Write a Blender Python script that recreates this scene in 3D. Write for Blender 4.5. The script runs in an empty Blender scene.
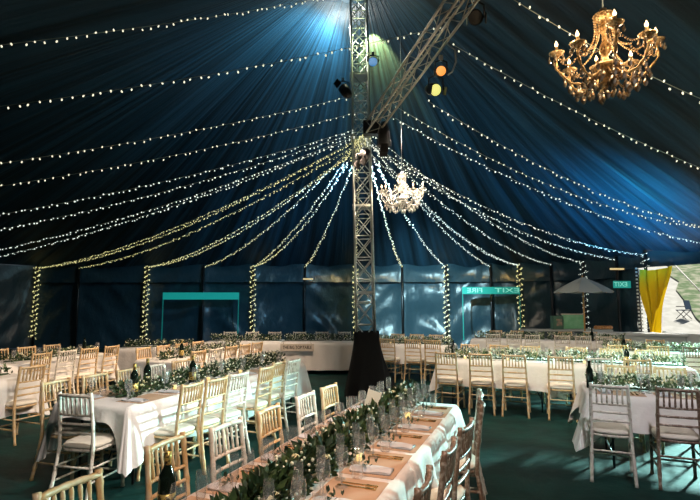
import bpy, math, random
from mathutils import Vector, Matrix, noise
random.seed(7)
PI = math.pi
sc = bpy.context.scene
# ---------------------------------------------------------------- camera, world, lights, exposure
F, PITCH, EYE = 500.0, math.atan(52/500), 1.72
cd = bpy.data.cameras.new('camera'); cam = bpy.data.objects.new('camera', cd); sc.collection.objects.link(cam)
cam.location = (0, 0, EYE); cam.rotation_euler = (PI/2+PITCH, 0, 0)
cd.sensor_width = 36; cd.lens = F/700*36; cd.clip_end = 300; cd.clip_start = 0.05
sc.camera = cam
sc.cycles.transparent_max_bounces = 48
sc.view_settings.view_transform = 'Standard'; sc.view_settings.look = 'None'
sc.view_settings.exposure = 0.0; sc.view_settings.gamma = 1.0; sc.view_settings.use_curve_mapping = False
w = bpy.data.worlds.new('sky'); sc.world = w; w.use_nodes = True
w.node_tree.nodes['Background'].inputs[0].default_value = (0.62, 0.74, 0.9, 1)
w.node_tree.nodes['Background'].inputs[1].default_value = 0.3

def light(name, kind, loc, target, energy, col, **kw):
    d = bpy.data.lights.new(name, kind); d.energy = energy; d.color = col
    for k, v in kw.items(): setattr(d, k, v)
    o = bpy.data.objects.new(name, d); sc.collection.objects.link(o); o.location = loc
    if target is not None:
        o.rotation_euler = (Vector(target)-Vector(loc)).to_track_quat('-Z', 'Y').to_euler()
    return o
light('sun', 'SUN', (20, 20, 20), (13, 16, 0), 6.5, (1, .95, .86), angle=.02)
# daylight entering through the open side of the tent
light('daylight_opening', 'SPOT', (9.5, 11.0, 2.55), (2.9, 6.9, 0), 14000, (.50, 1, .94), spot_size=.62, spot_blend=.8, shadow_soft_size=.22)
# blue uplighters, stage lamps, plus an added front fill and canopy glow
light('blue_uplighter_right', 'SPOT', (6.4, 11.2, 1.3), (7.4, 13.2, 5.0), 1900, (.02, .42, .80), spot_size=1.5, spot_blend=1, shadow_soft_size=.1)
light('blue_uplighter_centre', 'SPOT', (2.2, 11.9, 1.6), (2.8, 14.2, 5.0), 280, (.02, .36, .62), spot_size=2.2, spot_blend=1, shadow_soft_size=.1)
light('blue_uplighter_left', 'SPOT', (-1.6, 12.0, 1.6), (-1.6, 13.8, 5.0), 230, (.02, .30, .55), spot_size=2.2, spot_blend=1, shadow_soft_size=.1)
light('cyan_lamp_apex', 'SPOT', (-.25, 10.9, 8.0), (-2.6, 13.0, 7.2), 620, (.36, .85, 1), spot_size=2.5, spot_blend=1, shadow_soft_size=.04)
light('cyan_lamp_crown', 'POINT', (-.30, 11.0, 8.12), None, 105, (1, .9, .75), shadow_soft_size=.04)
light('green_lamp_apex', 'SPOT', (.46, 11.2, 8.12), (.95, 13.2, 7.35), 1500, (1, .66, .18), spot_size=1.1, spot_blend=.4, shadow_soft_size=.04)
light('front_fill_spot', 'SPOT', (1.3, -.3, 4.7), (-1.4, 4.8, .5), 540, (1, .86, .74), spot_size=1.15, spot_blend=.8, shadow_soft_size=.08)  # unseen spot added as frontal fill for the near chairs
light('mast_lamp', 'POINT', (.20, 10.0, 7.2), None, 14, (.8, .95, .45), shadow_soft_size=.04)
light('wall_wash', 'SPOT', (.5, 10.4, 4.6), (2.8, 18.4, 1.5), 9000, (.42, .72, .80), spot_size=.70, spot_blend=1, shadow_soft_size=.15)
light('wall_wash_left', 'SPOT', (0, 10.4, 4.6), (-4.5, 18.8, 1.7), 1500, (.16, .42, .66), spot_size=1.0, spot_blend=1, shadow_soft_size=.15)
light('warm_lamp_near_table', 'SPOT', (-.1, 3.0, 4.7), (.12, 3.2, .75), 430, (1, .55, .33), spot_size=.95, spot_blend=.9, shadow_soft_size=.1)
light('warm_lamp_left_table', 'SPOT', (1.62, 3.3, 4.9), (-2.3, 5.5, .6), 1200, (1, .90, .79), spot_size=.95, spot_blend=.9, shadow_soft_size=.1)
light('warm_lamp_back_left', 'SPOT', (.2, 9.0, 4.7), (-3.0, 10.6, .6), 1400, (1, .74, .52), spot_size=1.5, spot_blend=.9, shadow_soft_size=.12)
light('warm_lamp_far_left', 'SPOT', (.1, 8.6, 4.7), (-4.9, 7.6, .5), 950, (1, .74, .48), spot_size=.85, spot_blend=.9, shadow_soft_size=.12)
light('warm_lamp_back_right', 'SPOT', (.8, 8.8, 4.9), (3.8, 12.0, .6), 900, (1, .84, .66), spot_size=1.5, spot_blend=1, shadow_soft_size=.12)
light('warm_lamp_right', 'SPOT', (1.0, 7.0, 4.85), (3.4, 8.4, .6), 900, (1, .80, .62), spot_size=1.4, spot_blend=1, shadow_soft_size=.12)
light('canopy_daylight_spot', 'SPOT', (8.3, 9.8, 1.6), (7.7, 11.2, 4.3), 70, (.85, .95, .8), spot_size=.6, spot_blend=1, shadow_soft_size=.1)  # unseen spot added for the daylight wash on the right canopy
light('warm_lamp_corner', 'SPOT', (1.95, 1.8, 4.9), (3.2, 5.6, .7), 620, (.96, .88, .92), spot_size=.8, spot_blend=1, shadow_soft_size=.12)

# ---------------------------------------------------------------- helpers
def pxy(px, py, Y):
    x = px-350; v = 250-py
    yy = F*math.cos(PITCH)-v*math.sin(PITCH); zz = F*math.sin(PITCH)+v*math.cos(PITCH)
    s = Y/yy
    return Vector((x*s, Y, EYE+zz*s))

class MB:
    def __init__(s): s.v = []; s.f = []
    def add(s, vs, fs):
        b = len(s.v); s.v += [tuple(p) for p in vs]; s.f += [tuple(i+b for i in f) for f in fs]; return s
    def box(s, c, d, rz=0, rot=None):
        hx, hy, hz = d[0]/2, d[1]/2, d[2]/2
        m = rot if rot else Matrix.Rotation(rz, 3, 'Z')
        vs = [Vector(c)+m@Vector((x, y, z)) for x in (-hx, hx) for y in (-hy, hy) for z in (-hz, hz)]
        return s.add(vs, [(0,1,3,2),(4,6,7,5),(0,4,5,1),(2,3,7,6),(0,2,6,4),(1,5,7,3)])
    def tube(s, pts, r, n=6, caps=True):
        pts = [Vector(p) for p in pts]; R = r if isinstance(r, (list, tuple)) else [r]*len(pts)
        vs = []; up = None
        for i, p in enumerate(pts):
            t = (pts[min(i+1, len(pts)-1)]-pts[max(i-1, 0)]).normalized()
            if up is None: up = Vector((0,0,1)) if abs(t.z) < .9 else Vector((1,0,0))
            a = t.cross(up)
            if a.length < 1e-6: a = t.orthogonal()
            a.normalize(); b = a.cross(t); up = b
            for k in range(n):
                q = 2*PI*k/n; vs.append(p+(a*math.cos(q)+b*math.sin(q))*R[i])
        fs = [(i*n+k, i*n+(k+1)%n, (i+1)*n+(k+1)%n, (i+1)*n+k) for i in range(len(pts)-1) for k in range(n)]
        if caps: fs += [tuple(range(n-1, -1, -1)), tuple((len(pts)-1)*n+k for k in range(n))]
        return s.add(vs, fs)
    def lathe(s, prof, n=12, o=(0,0,0), cap=False):
        o = Vector(o); vs = []
        for r, z in prof:
            for k in range(n):
                q = 2*PI*k/n; vs.append(o+Vector((r*math.cos(q), r*math.sin(q), z)))
        fs = [(i*n+k, i*n+(k+1)%n, (i+1)*n+(k+1)%n, (i+1)*n+k) for i in range(len(prof)-1) for k in range(n)]
        if cap: fs += [tuple(range(n-1, -1, -1)), tuple((len(prof)-1)*n+k for k in range(n))]
        return s.add(vs, fs)
    def ball(s, c, r, n=6, m=4, sz=1.0):
        c = Vector(c); vs = [c+Vector((0,0,-r*sz))]
        for i in range(1, m):
            a = -PI/2+PI*i/m
            for k in range(n):
                q = 2*PI*k/n; vs.append(c+Vector((r*math.cos(a)*math.cos(q), r*math.cos(a)*math.sin(q), r*sz*math.sin(a))))
        vs.append(c+Vector((0,0,r*sz))); L = len(vs)-1
        fs = [(0, 1+(k+1)%n, 1+k) for k in range(n)]
        for i in range(m-2):
            for k in range(n): a = 1+i*n; fs.append((a+k, a+(k+1)%n, a+n+(k+1)%n, a+n+k))
        a = 1+(m-2)*n; fs += [(a+k, a+(k+1)%n, L) for k in range(n)]
        return s.add(vs, fs)
    def mesh(s, name, mat, smooth=True):
        me = bpy.data.meshes.new(name); me.from_pydata(s.v, [], s.f); me.materials.append(mat)
        if smooth: me.polygons.foreach_set('use_smooth', [True]*len(me.polygons))
        me.update(); return me
    def build(s, name, mat, parent=None, smooth=True, loc=None, **props):
        o = bpy.data.objects.new(name, s.mesh(name, mat, smooth)); sc.collection.objects.link(o)
        if parent: o.parent = parent
        if loc is not None: o.location = loc
        for k, v in props.items(): o[k] = v
        return o
def tag(o, label, cat, group=None):
    o['label'] = label; o['category'] = cat
    if group: o['group'] = group
    return o
def thing(name, label, cat, loc=(0,0,0), rz=0, group=None):
    o = bpy.data.objects.new(name, None); sc.collection.objects.link(o); o.empty_display_size = .1
    o.location = loc; o.rotation_euler = (0, 0, rz); return tag(o, label, cat, group)
def centred(mb, name, mat, label, cat, group=None, smooth=True, **p):
    return tag(mb.build(name, mat, smooth=smooth, **p), label, cat, group)
def dup(src, loc, rz, label, group=None, sc_=1.0):
    r = src.copy(); sc.collection.objects.link(r); r.location = loc; r.rotation_euler = (0, 0, rz); r.scale = (sc_,)*3
    r['label'] = label
    if group: r['group'] = group
    for ch in kids.get(src.name, []):
        c = ch.copy(); sc.collection.objects.link(c); c.parent = r
        for g in kids.get(ch.name, []):
            d = g.copy(); sc.collection.objects.link(d); d.parent = c
    return r
kids = {}
def remember(root):
    for ch in root.children:
        kids.setdefault(root.name, []).append(ch)
        for g in ch.children: kids.setdefault(ch.name, []).append(g)

# ---------------------------------------------------------------- materials
def mat(name, col, rough=.5, metal=0, emit=None, es=0, noise_=None, bump=None, spec=None, sheen=0):
    m = bpy.data.materials.new(name); m.use_nodes = True; nt = m.node_tree; b = nt.nodes['Principled BSDF']
    b.inputs['Base Color'].default_value = (*col, 1); b.inputs['Roughness'].default_value = rough; b.inputs['Metallic'].default_value = metal
    if spec is not None: b.inputs['Specular IOR Level'].default_value = spec
    if emit: b.inputs['Emission Color'].default_value = (*emit, 1); b.inputs['Emission Strength'].default_value = es
    if noise_:
        col2, scale, lo, hi = noise_
        tc = nt.nodes.new('ShaderNodeTexCoord'); n = nt.nodes.new('ShaderNodeTexNoise'); n.inputs['Scale'].default_value = scale; n.inputs['Detail'].default_value = 5
        r = nt.nodes.new('ShaderNodeValToRGB'); r.color_ramp.elements[0].position = lo; r.color_ramp.elements[1].position = hi
        r.color_ramp.elements[0].color = (*col, 1); r.color_ramp.elements[1].color = (*col2, 1)
        nt.links.new(tc.outputs['Object'], n.inputs['Vector']); nt.links.new(n.outputs['Fac'], r.inputs['Fac']); nt.links.new(r.outputs['Color'], b.inputs['Base Color'])
    if bump:
        sc_, st = bump
        tc = nt.nodes.new('ShaderNodeTexCoord'); n = nt.nodes.new('ShaderNodeTexNoise'); n.inputs['Scale'].default_value = sc_; n.inputs['Detail'].default_value = 4
        bp = nt.nodes.new('ShaderNodeBump'); bp.inputs['Strength'].default_value = st; bp.inputs['Distance'].default_value = .02
        nt.links.new(tc.outputs['Object'], n.inputs['Vector']); nt.links.new(n.outputs['Fac'], bp.inputs['Height']); nt.links.new(bp.outputs['Normal'], b.inputs['Normal'])
    return m
def glow(name, col, s):
    m = mat(name, (.8,.8,.8), .4, emit=col, es=s)
    try: m.cycles.emission_sampling = 'NONE'
    except Exception: pass
    return m
M = {}
M['lime'] = mat('limewashed_wood', (.78,.72,.64), .5, noise_=((.33,.24,.16), 22, .50, .74))
M['gold'] = mat('natural_wood', (.62,.40,.19), .4, noise_=((.72,.58,.40), 16, .42, .7))
M['dark'] = mat('worn_dark_wood', (.20,.13,.09), .35, noise_=((.62,.52,.44), 30, .5, .75))
M['cushion'] = mat('cream_cushion', (.80,.73,.63), .75, bump=(60,.15))
M['cloth'] = mat('white_linen', (.82,.78,.76), .8, bump=(14,.35))
M['metal'] = mat('dark_metal', (.05,.05,.055), .4, metal=.8)
M['alu'] = mat('truss_aluminium', (.62,.66,.66), .35, metal=.85)
M['alu_w'] = mat('beam_aluminium', (.60,.54,.44), .35, metal=.8)
M['black'] = mat('black_fabric', (.003,.0035,.005), .85)
M['can'] = mat('lamp_housing_black', (.012,.012,.013), .45)
M['board'] = mat('grey_tabletop', (.45,.43,.4), .6)
M['leaf'] = mat('garland_leaf', (.015,.04,.015), .5, noise_=((.08,.135,.04), 18, .45, .68))
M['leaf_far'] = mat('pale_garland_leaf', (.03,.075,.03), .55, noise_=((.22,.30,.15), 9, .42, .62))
M['flower'] = mat('white_blossom', (.78,.78,.62), .7)
M['rose'] = mat('cream_rose', (.72,.68,.42), .65)
M['napkin'] = mat('grey_white_napkin', (.66,.67,.72), .85, bump=(40,.2))
M['cutlery'] = mat('brass_cutlery', (.75,.5,.2), .25, metal=1)
M['bottle'] = mat('dark_green_glass', (.006,.012,.008), .06)
M['foil'] = mat('gold_label', (.72,.52,.16), .35, metal=.6, noise_=((.05,.04,.02), 60, .5, .56))
M['menu'] = mat('kraft_place_mat', (.50,.33,.22), .8, noise_=((.58,.40,.28), 5, .4, .6))
M['card'] = mat('grey_card', (.62,.66,.58), .7)
M['ink'] = mat('dark_ink', (.04,.03,.025), .7)
M['sign'] = mat('pale_wood_sign', (.68,.60,.52), .7, noise_=((.55,.47,.40), 12, .4, .7))
M['crystal'] = mat('clear_crystal', (.9,.88,.84), .08, metal=.55)
M['crystal_warm'] = mat('bulb_tinted_crystal', (.92,.68,.40), .10, metal=.3, noise_=((.40,.22,.08), 55, .42, .62))  # bulb warmth and sparkle put into the colour as brown flecks
M['drop_warm'] = mat('cut_crystal', (.92,.84,.72), .05, metal=.6, noise_=((.30,.20,.12), 45, .42, .60))  # dark gaps between glints painted in as brown flecks
M['brass'] = mat('brass', (.88,.62,.30), .28, metal=.5, noise_=((.35,.19,.07), 40, .42, .62))  # brown flecks put into the colour to suggest sparkle
M['flame'] = glow('warm_candle_bulb', (1,.62,.28), 5)
M['led'] = glow('white_fairy_bulb', (1,.93,.66), 1.25)
M['led_y'] = glow('yellow_fairy_bulb', (.93,.85,.34), 1.0)
M['led_c'] = glow('pale_fairy_bulb', (.88,.98,.86), 1.1)
M['wire'] = mat('fairy_wire', (.50,.54,.46), .5)
M['candle'] = glow('candle_glow', (1,.66,.16), 1.6)
M['yellow'] = mat('yellow_canvas', (.85,.55,.01), .6, bump=(4,.3))
nt_ = M['yellow'].node_tree; tr_ = nt_.nodes.new('ShaderNodeBsdfTranslucent'); tr_.inputs[0].default_value = (.95,.62,.01,1); mx_ = nt_.nodes.new('ShaderNodeMixShader'); mx_.inputs[0].default_value = .55
nt_.links.new(nt_.nodes['Principled BSDF'].outputs[0], mx_.inputs[1]); nt_.links.new(tr_.outputs[0], mx_.inputs[2]); nt_.links.new(mx_.outputs[0], nt_.nodes['Material Output'].inputs[0])
M['amber'] = glow('amber_lens', (1,.36,.06), 1.1)
M['yellens'] = glow('yellow_lens', (.85,.85,.2), .9)
M['bluelens'] = glow('blue_lens', (.03,.25,.6), .8)
M['parasol'] = mat('grey_parasol_cloth', (.42,.43,.38), .8)
M['polewood'] = mat('varnished_pole', (.55,.30,.10), .4)
M['tealpale'] = mat('pale_print', (.35,.75,.65), .6, emit=(.2,.62,.5), es=.55)
def glassmat():
    m = bpy.data.materials.new('drinking_glass'); m.use_nodes = True; nt = m.node_tree; nt.nodes.clear()
    o = nt.nodes.new('ShaderNodeOutputMaterial'); mx = nt.nodes.new('ShaderNodeMixShader'); t = nt.nodes.new('ShaderNodeBsdfTransparent')
    g = nt.nodes.new('ShaderNodeBsdfGlossy'); lw = nt.nodes.new('ShaderNodeLayerWeight'); g.inputs['Roughness'].default_value = .06
    t.inputs[0].default_value = (.97,.975,.98,1); lw.inputs['Blend'].default_value = .5
    nt.links.new(lw.outputs['Facing'], mx.inputs[0]); nt.links.new(t.outputs[0], mx.inputs[1]); nt.links.new(g.outputs[0], mx.inputs[2]); 
    df = nt.nodes.new('ShaderNodeBsdfDiffuse'); df.inputs[0].default_value = (.95,.92,.93,1); g.inputs['Roughness'].default_value = .07; fr = nt.nodes.new('ShaderNodeFresnel'); fr.inputs[0].default_value = 1.6; fr.outputs[0]; pw = nt.nodes.new('ShaderNodeMath'); pw.operation = 'POWER'; pw.inputs[1].default_value = 2.2; ml = nt.nodes.new('ShaderNodeMath'); ml.operation = 'MULTIPLY_ADD'; ml.inputs[1].default_value = .75; ml.inputs[2].default_value = .11; nt.links.new(lw.outputs['Facing'], pw.inputs[0]); nt.links.new(pw.outputs[0], ml.inputs[0]); nt.links.new(ml.outputs[0], mx.inputs[0])
    m2 = nt.nodes.new('ShaderNodeMixShader'); m2.inputs[0].default_value = .07
    nt.links.new(mx.outputs[0], m2.inputs[1]); nt.links.new(df.outputs[0], m2.inputs[2]); nt.links.new(m2.outputs[0], o.inputs[0]); return m
M['glass'] = glassmat()
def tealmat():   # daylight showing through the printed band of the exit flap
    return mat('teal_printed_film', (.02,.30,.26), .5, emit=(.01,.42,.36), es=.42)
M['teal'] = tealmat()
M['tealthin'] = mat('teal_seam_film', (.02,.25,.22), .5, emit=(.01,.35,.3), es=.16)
def pvc(name, col, streak=False):
    m = mat(name, col, .30 if not streak else .5); nt = m.node_tree; b = nt.nodes['Principled BSDF']
    uv = nt.nodes.new('ShaderNodeUVMap'); mp = nt.nodes.new('ShaderNodeMapping'); n = nt.nodes.new('ShaderNodeTexNoise'); n.inputs['Scale'].default_value = 1; n.inputs['Detail'].default_value = 6
    mp.inputs['Scale'].default_value = (3.2, .35, 1) if streak else (2.2, 1.1, 1)
    if not streak: mp.inputs['Rotation'].default_value = (0, 0, .5)
    bp = nt.nodes.new('ShaderNodeBump'); bp.inputs['Strength'].default_value = .55 if streak else .5; bp.inputs['Distance'].default_value = .12
    nt.links.new(uv.outputs[0], mp.inputs[0]); nt.links.new(mp.outputs[0], n.inputs['Vector']); nt.links.new(n.outputs['Fac'], bp.inputs['Height']); nt.links.new(bp.outputs['Normal'], b.inputs['Normal'])
    if streak:
        r = nt.nodes.new('ShaderNodeValToRGB'); r.color_ramp.elements[0].position = .38; r.color_ramp.elements[1].position = .66
        r.color_ramp.elements[0].color = (*[c*.35 for c in col], 1); r.color_ramp.elements[1].color = (*[c*2.0 for c in col], 1)
        nt.links.new(n.outputs['Fac'], r.inputs['Fac']); nt.links.new(r.outputs['Color'], b.inputs['Base Color'])
    return m
M['canopy'] = pvc('navy_canopy_canvas', (.010,.034,.058), True)
M['wall'] = pvc('navy_wall_sheeting', (.026,.055,.075))
M['floor'] = mat('teal_green_carpet', (.0013,.022,.020), .6, noise_=((.004,.052,.045), 2.2, .35, .7), bump=(6,.5), spec=.25)
M['grass'] = mat('hill_grass', (.09,.15,.06), .9, noise_=((.30,.31,.22), 2.6, .42, .62))
M['path'] = mat('pale_gravel', (.50,.50,.46), .9, noise_=((.42,.42,.38), 3, .4, .6))

# ---------------------------------------------------------------- tent shell
def C(px, Y): return ((px-350)/500*Y, Y)
backpoles = [(36,19.2),(78,19.1),(146,18.9),(203,18.7),(253,18.6),(305,18.6),(356,18.6),(403,18.6),(447,18.5),(492,18.3),(521,17.9),(553,17.4),(586,16.6),(620,15.2)]
per = [C(*p) for p in backpoles] + [(8.33,13.9),(9.4,11.6),(10.6,8.2),(11.2,4),(10.5,-.5),(8,-4.2),(3,-6),(-3,-6.3),(-9,-5),(-13,-.5),(-15,5),(-15.4,11),(-14.6,16)]
HT = 3.1
NP = len(per)
# resample the outline
ring = []; seg_i = []
for i in range(NP):
    a = Vector((*per[i], 0)); b = Vector((*per[(i+1)%NP], 0)); n = max(4, int((b-a).length/.16))
    for k in range(n): ring.append(a.lerp(b, k/n)); seg_i.append(i+k/n)
def uvmesh(name, me, uvs):
    l = me.uv_layers.new(name='UVMap')
    for lp in me.loops: l.data[lp.index].uv = uvs[lp.vertex_index]
M1, M2 = Vector((.17,10.2,9.0)), Vector((2.2,-.5,9.0))
mb = MB(); uvs = []; NT = 26; arc = 0
RN = len(ring)
for j in range(RN+1):
    p = ring[j%RN]; 
    if j: arc += (ring[j%RN]-ring[j-1]).length
    ax = (M2-M1).xy; s = max(0, min(1, (p.xy-M1.xy).dot(ax)/ax.length_squared)); q = M1.lerp(M2, s)
    dirn = (p.xy-q.xy).normalized(); q = Vector((q.x+dirn.x*.45, q.y+dirn.y*.45, q.z))
    fr = seg_i[j%RN] % 1 if seg_i[j%RN] < 20 else 0
    scal = math.sin(PI*fr)*.10
    for t in range(NT+1):
        u = t/NT; c = p.lerp(q, u); z = HT+(9.0-HT)*(.78*u+.22*u*u) - scal*(1-u)**3
        mb.v.append((c.x, c.y, z)); uvs.append((arc, u*3))
for j in range(RN):
    for t in range(NT):
        a = j*(NT+1)+t; b = (j+1)*(NT+1)+t; mb.f.append((a, b, b+1, a+1))
o = mb.build('ceiling', M['canopy'], kind='structure'); uvmesh('ceiling', o.data, uvs)
# crown cap between the two masts
cap = MB(); axd = (M2-M1).normalized(); pd = Vector((-axd.y, axd.x, 0))
cap.tube([M1-axd*.6+Vector((0,0,.08)), M2+axd*.6+Vector((0,0,.08))], .6, 10); cap.build('trim_2', M['canopy'], kind='structure')

def wall_run(name, i0, i1, z0, z1, off, folds, matl, nz=34):
    idx = [j for j in range(RN) if i0 <= seg_i[j] <= i1]
    if i1 == NP: idx.append(0)
    v = []; uv = []; f = []; arc = 0; cen = Vector((-1, 7, 0))
    for n, j in enumerate(idx):
        p = ring[j]; d = (p-cen); d.z = 0; d.normalize()
        if n: arc += (ring[j]-ring[idx[n-1]]).length
        fr = seg_i[j] % 1; seg = int(seg_i[j])
        for k in range(nz+1):
            z = z0+(z1-z0)*k/nz
            slack = math.sin(PI*fr)**.5 if fr > 0 else 0
            g = noise.noise(Vector((arc*1.1+z*(1.3 if seg % 2 else -1.1), z*.9-arc*.25, seg*3.1)))
            g2 = 1-abs(noise.noise(Vector((arc*2.2+z*(1.9 if seg % 2 else -1.6), z*.7, seg*5.7))))*2
            dd = slack*(.10*math.sin(PI*min(1, k/nz))+folds*(.18*g+.12*g2))
            v.append((p.x-d.x*off+d.x*dd, p.y-d.y*off+d.y*dd, z)); uv.append((arc, z))
    for n in range(len(idx)-1):
        for k in range(nz): a = n*(nz+1)+k; b = a+nz+1; f.append((a, b, b+1, a+1))
    m = MB(); m.v = v; m.f = f; o = m.build(name, matl, kind='structure'); uvmesh(name, o.data, uv); return o
wall_run('wall_back', 0, 13.62, 0, 3.1, 0, 1.0, M['wall'])
wall_run('wall_right', 16, 19, 0, 3.1, 0, .5, M['wall'], 12)
wall_run('wall_front', 19, 23, 0, 3.1, 0, .4, M['wall'], 12)
wall_run('wall_left', 23, NP, 0, 3.1, 0, .6, M['wall'], 16)
wall_run('trim_1', 0, 13.0, 2.45, 3.12, .12, .45, M['wall'], 10)
wall_run('trim_3', 13.0, 16, 2.68, 3.12, .10, .2, M['wall'], 8)
# floor
fl = MB(); vs = [(p.x, p.y, 0) for p in ring]; fl.v = vs; fl.f = [tuple(range(len(vs)))]
fl.build('floor', M['floor'], smooth=False, kind='structure')
# outside ground and hill
def slope(x, y): return max(0, (y+.25*x-19.5))*.30
g = MB(); nx, ny = 40, 40
for i in range(nx+1):
    for j in range(ny+1):
        x = 8.6+i*1.5; y = -10+j*2.0; g.v.append((x, y, slope(x, y)-.06+.05*noise.noise(Vector((x*.3, y*.3, 0)))))
for i in range(nx):
    for j in range(ny): a = i*(ny+1)+j; g.f.append((a, a+ny+1, a+ny+2, a+1))
g.build('ground', M['path'], kind='structure')
def on_slope(px, py):
    for Y in [12+.1*k for k in range(600)]:
        p = pxy(px, py, Y)
        if p.z <= slope(p.x, p.y): return p
    return p
edge = [(662,262),(672,268),(668,275),(679,282),(676,290),(684,300),(690,308),(696,318),(704,326),(716,334)]
gm = MB(); E = [on_slope(*q) for q in edge]
for e in E:
    for k in range(12):
        x = e.x+k*.9; gm.v.append((x, e.y, slope(x, e.y)+.02+.05*noise.noise(Vector((x, e.y, 2)))))
for i in range(len(E)-1):
    for k in range(11): a = i*12+k; gm.f.append((a, a+1, a+13, a+12))
gm.build('hill', M['grass'], kind='structure')

# ---------------------------------------------------------------- wall poles and their fairy lights
ORD = ['first','second','third','fourth','fifth','sixth','seventh','eighth','ninth','tenth','eleventh','twelfth','thirteenth','fourteenth','fifteenth','sixteenth']
lit = {0,2,4,6,8,10,12}
wrapn = 0
def bulbs_mesh(pts, r):
    m = MB()
    for p in pts: m.ball(p, r*random.uniform(.75, 1.25), 5, 3)
    return m
for i, (x, y) in enumerate(per[:15]):
    m = MB(); d = Vector((x+1, y-7, 0)).normalized()*.22; b = Vector((x, y, 0))-d
    m.tube([b+Vector((0,0,.0)), b+Vector((0,0,3.08))], .045, 8)
    lab = f'dark metal side pole, {ORD[i]} from the left along the back wall'
    t = thing('side_pole', lab, 'tent pole', b, 0, 'poles along the tent wall'); m.v = [tuple(Vector(q)-b) for q in m.v]
    m.build('pole', M['metal'], t)
    MB().box((0,0,.012), (.22,.22,.024)).build('foot_plate', M['metal'], t, smooth=False)
    if i in lit or i == 14:
        ln = thing('wrapped_fairy_lights', f'{"white" if i>=12 else "yellow"} fairy lights spiralled around the {ORD[i]} wall pole from the left', 'fairy lights', b, 0, 'fairy lights wound on poles')
        path = []; bl = []
        for k in range(150):
            z = .35+2.7*k/149; a = k*.62; path.append((.06*math.cos(a), .06*math.sin(a), z))
            if k % 1 == 0:
                rr = random.uniform(.06, .12); bl.append((rr*math.cos(a+random.random()), rr*math.sin(a+random.random()), z+random.uniform(-.02,.02)))
        MB().tube(path, .006, 3).build('wire', M['wire'], ln)
        bulbs_mesh(bl, .012 if i >= 12 else .018).build('bulbs', M['led_c'] if i >= 12 else M['led_y'], ln, kind='stuff')

# ---------------------------------------------------------------- mast, beam, rigging
def truss(m_ch, m_lat, A, B, wd, step, rch=.024, rl=.011, sparse=False):
    A, B = Vector(A), Vector(B); t = (B-A).normalized(); L = (B-A).length
    a = t.cross(Vector((0,1,0)) if abs(t.z) > .7 else Vector((0,0,1))).normalized(); b = a.cross(t).normalized()
    offs = [a*s*wd/2+b*q*wd/2 for s, q in ((-1,-1),(1,-1),(1,1),(-1,1))]
    for o in offs: m_ch.append(MB().tube([A+o, B+o], rch, 8))
    n = int(L/step)
    for k in range(n):
        z0, z1 = A+t*(L*k/n), A+t*(L*(k+1)/n)
        for e in range(4):
            o0, o1 = offs[e], offs[(e+1)%4]
            if sparse:
                a_, b_ = (o0, o1) if k % 2 else (o1, o0); m_lat.tube([z0+a_, z1+b_], rl, 4, False); continue
            m_lat.tube([z0+o0, z1+o1], rl, 4, False)
            m_lat.tube([z0+o1, z1+o0], rl, 4, False)
            m_lat.tube([z0+o0, z0+o1], rl, 4, False)
mast = thing('king_pole', 'tall square lattice truss mast holding up the canopy above black cloth base', 'truss mast', (.31,9.5,0))
chs = []; lat = MB(); truss(chs, lat, (.31,9.5,.02), (.17,10.2,8.9), .34, .42)
off = Vector((.31,9.5,0))
def shift(m, o): m.v = [tuple(Vector(q)-o) for q in m.v]; return m
for c in chs: shift(c, off).build('chord', M['alu'], mast)
shift(lat, off).build('lattice', M['alu'], mast)
for z in (1.9, 3.6, 5.0, 6.4):
    MB().box((-.14*z/8, .7*z/8, z), (.40,.40,.05)).build('joint_plate', M['alu'], mast, smooth=False)
MB().lathe([(.0,8.86),(.5,8.86),(.52,8.98),(.0,8.98)], 20, (-.14,.7,0)).build('crown_ring', M['metal'], mast)
# black cloth round the mast base
m = MB(); n = 48; rows = 16
for r in range(rows+1):
    u = r/rows; z = 1.16*(1-u)+.015
    for k in range(n):
        q = 2*PI*k/n; fold = 1+.10*u*math.sin(q*7+u*2)+.05*math.sin(q*3+1)*u
        base = (.235+.0*u) if u < .12 else .235+.19*(u-.12)**1.3/.88**1.3
        sq = 1/max(abs(math.cos(q)), abs(math.sin(q)))
        rr = base*((1-u)*min(sq,1.3)+u)*fold+.14*u*u*max(0, math.cos(q-.15))
        m.v.append((rr*math.cos(q), rr*math.sin(q), z))
for r in range(rows):
    for k in range(n): m.f.append((r*n+k, r*n+(k+1)%n, (r+1)*n+(k+1)%n, (r+1)*n+k))
centred(m, 'mast_cover', M['black'], 'black cloth wrapped and flared around the foot of the truss mast', 'fabric cover', loc=(.31,9.47,0))
# beam
BA, BB = Vector((.42,9.2,5.02)), Vector((2.05,1.6,5.2))
beam = thing('truss_beam', 'long aluminium truss beam slanting overhead from the mast with stage lamps on it', 'truss', BA)
chs = []; lat = MB(); truss(chs, lat, BA, BB, .22, .30, .018, .007, True)
for c in chs: shift(c, BA).build('chord', M['alu_w'], beam)
shift(lat, BA).build('lattice', M['alu_w'], beam)
MB().box((-.02,.05,0), (.3,.16,.26)).build('mast_bracket', M['metal'], beam, smooth=False)

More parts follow.
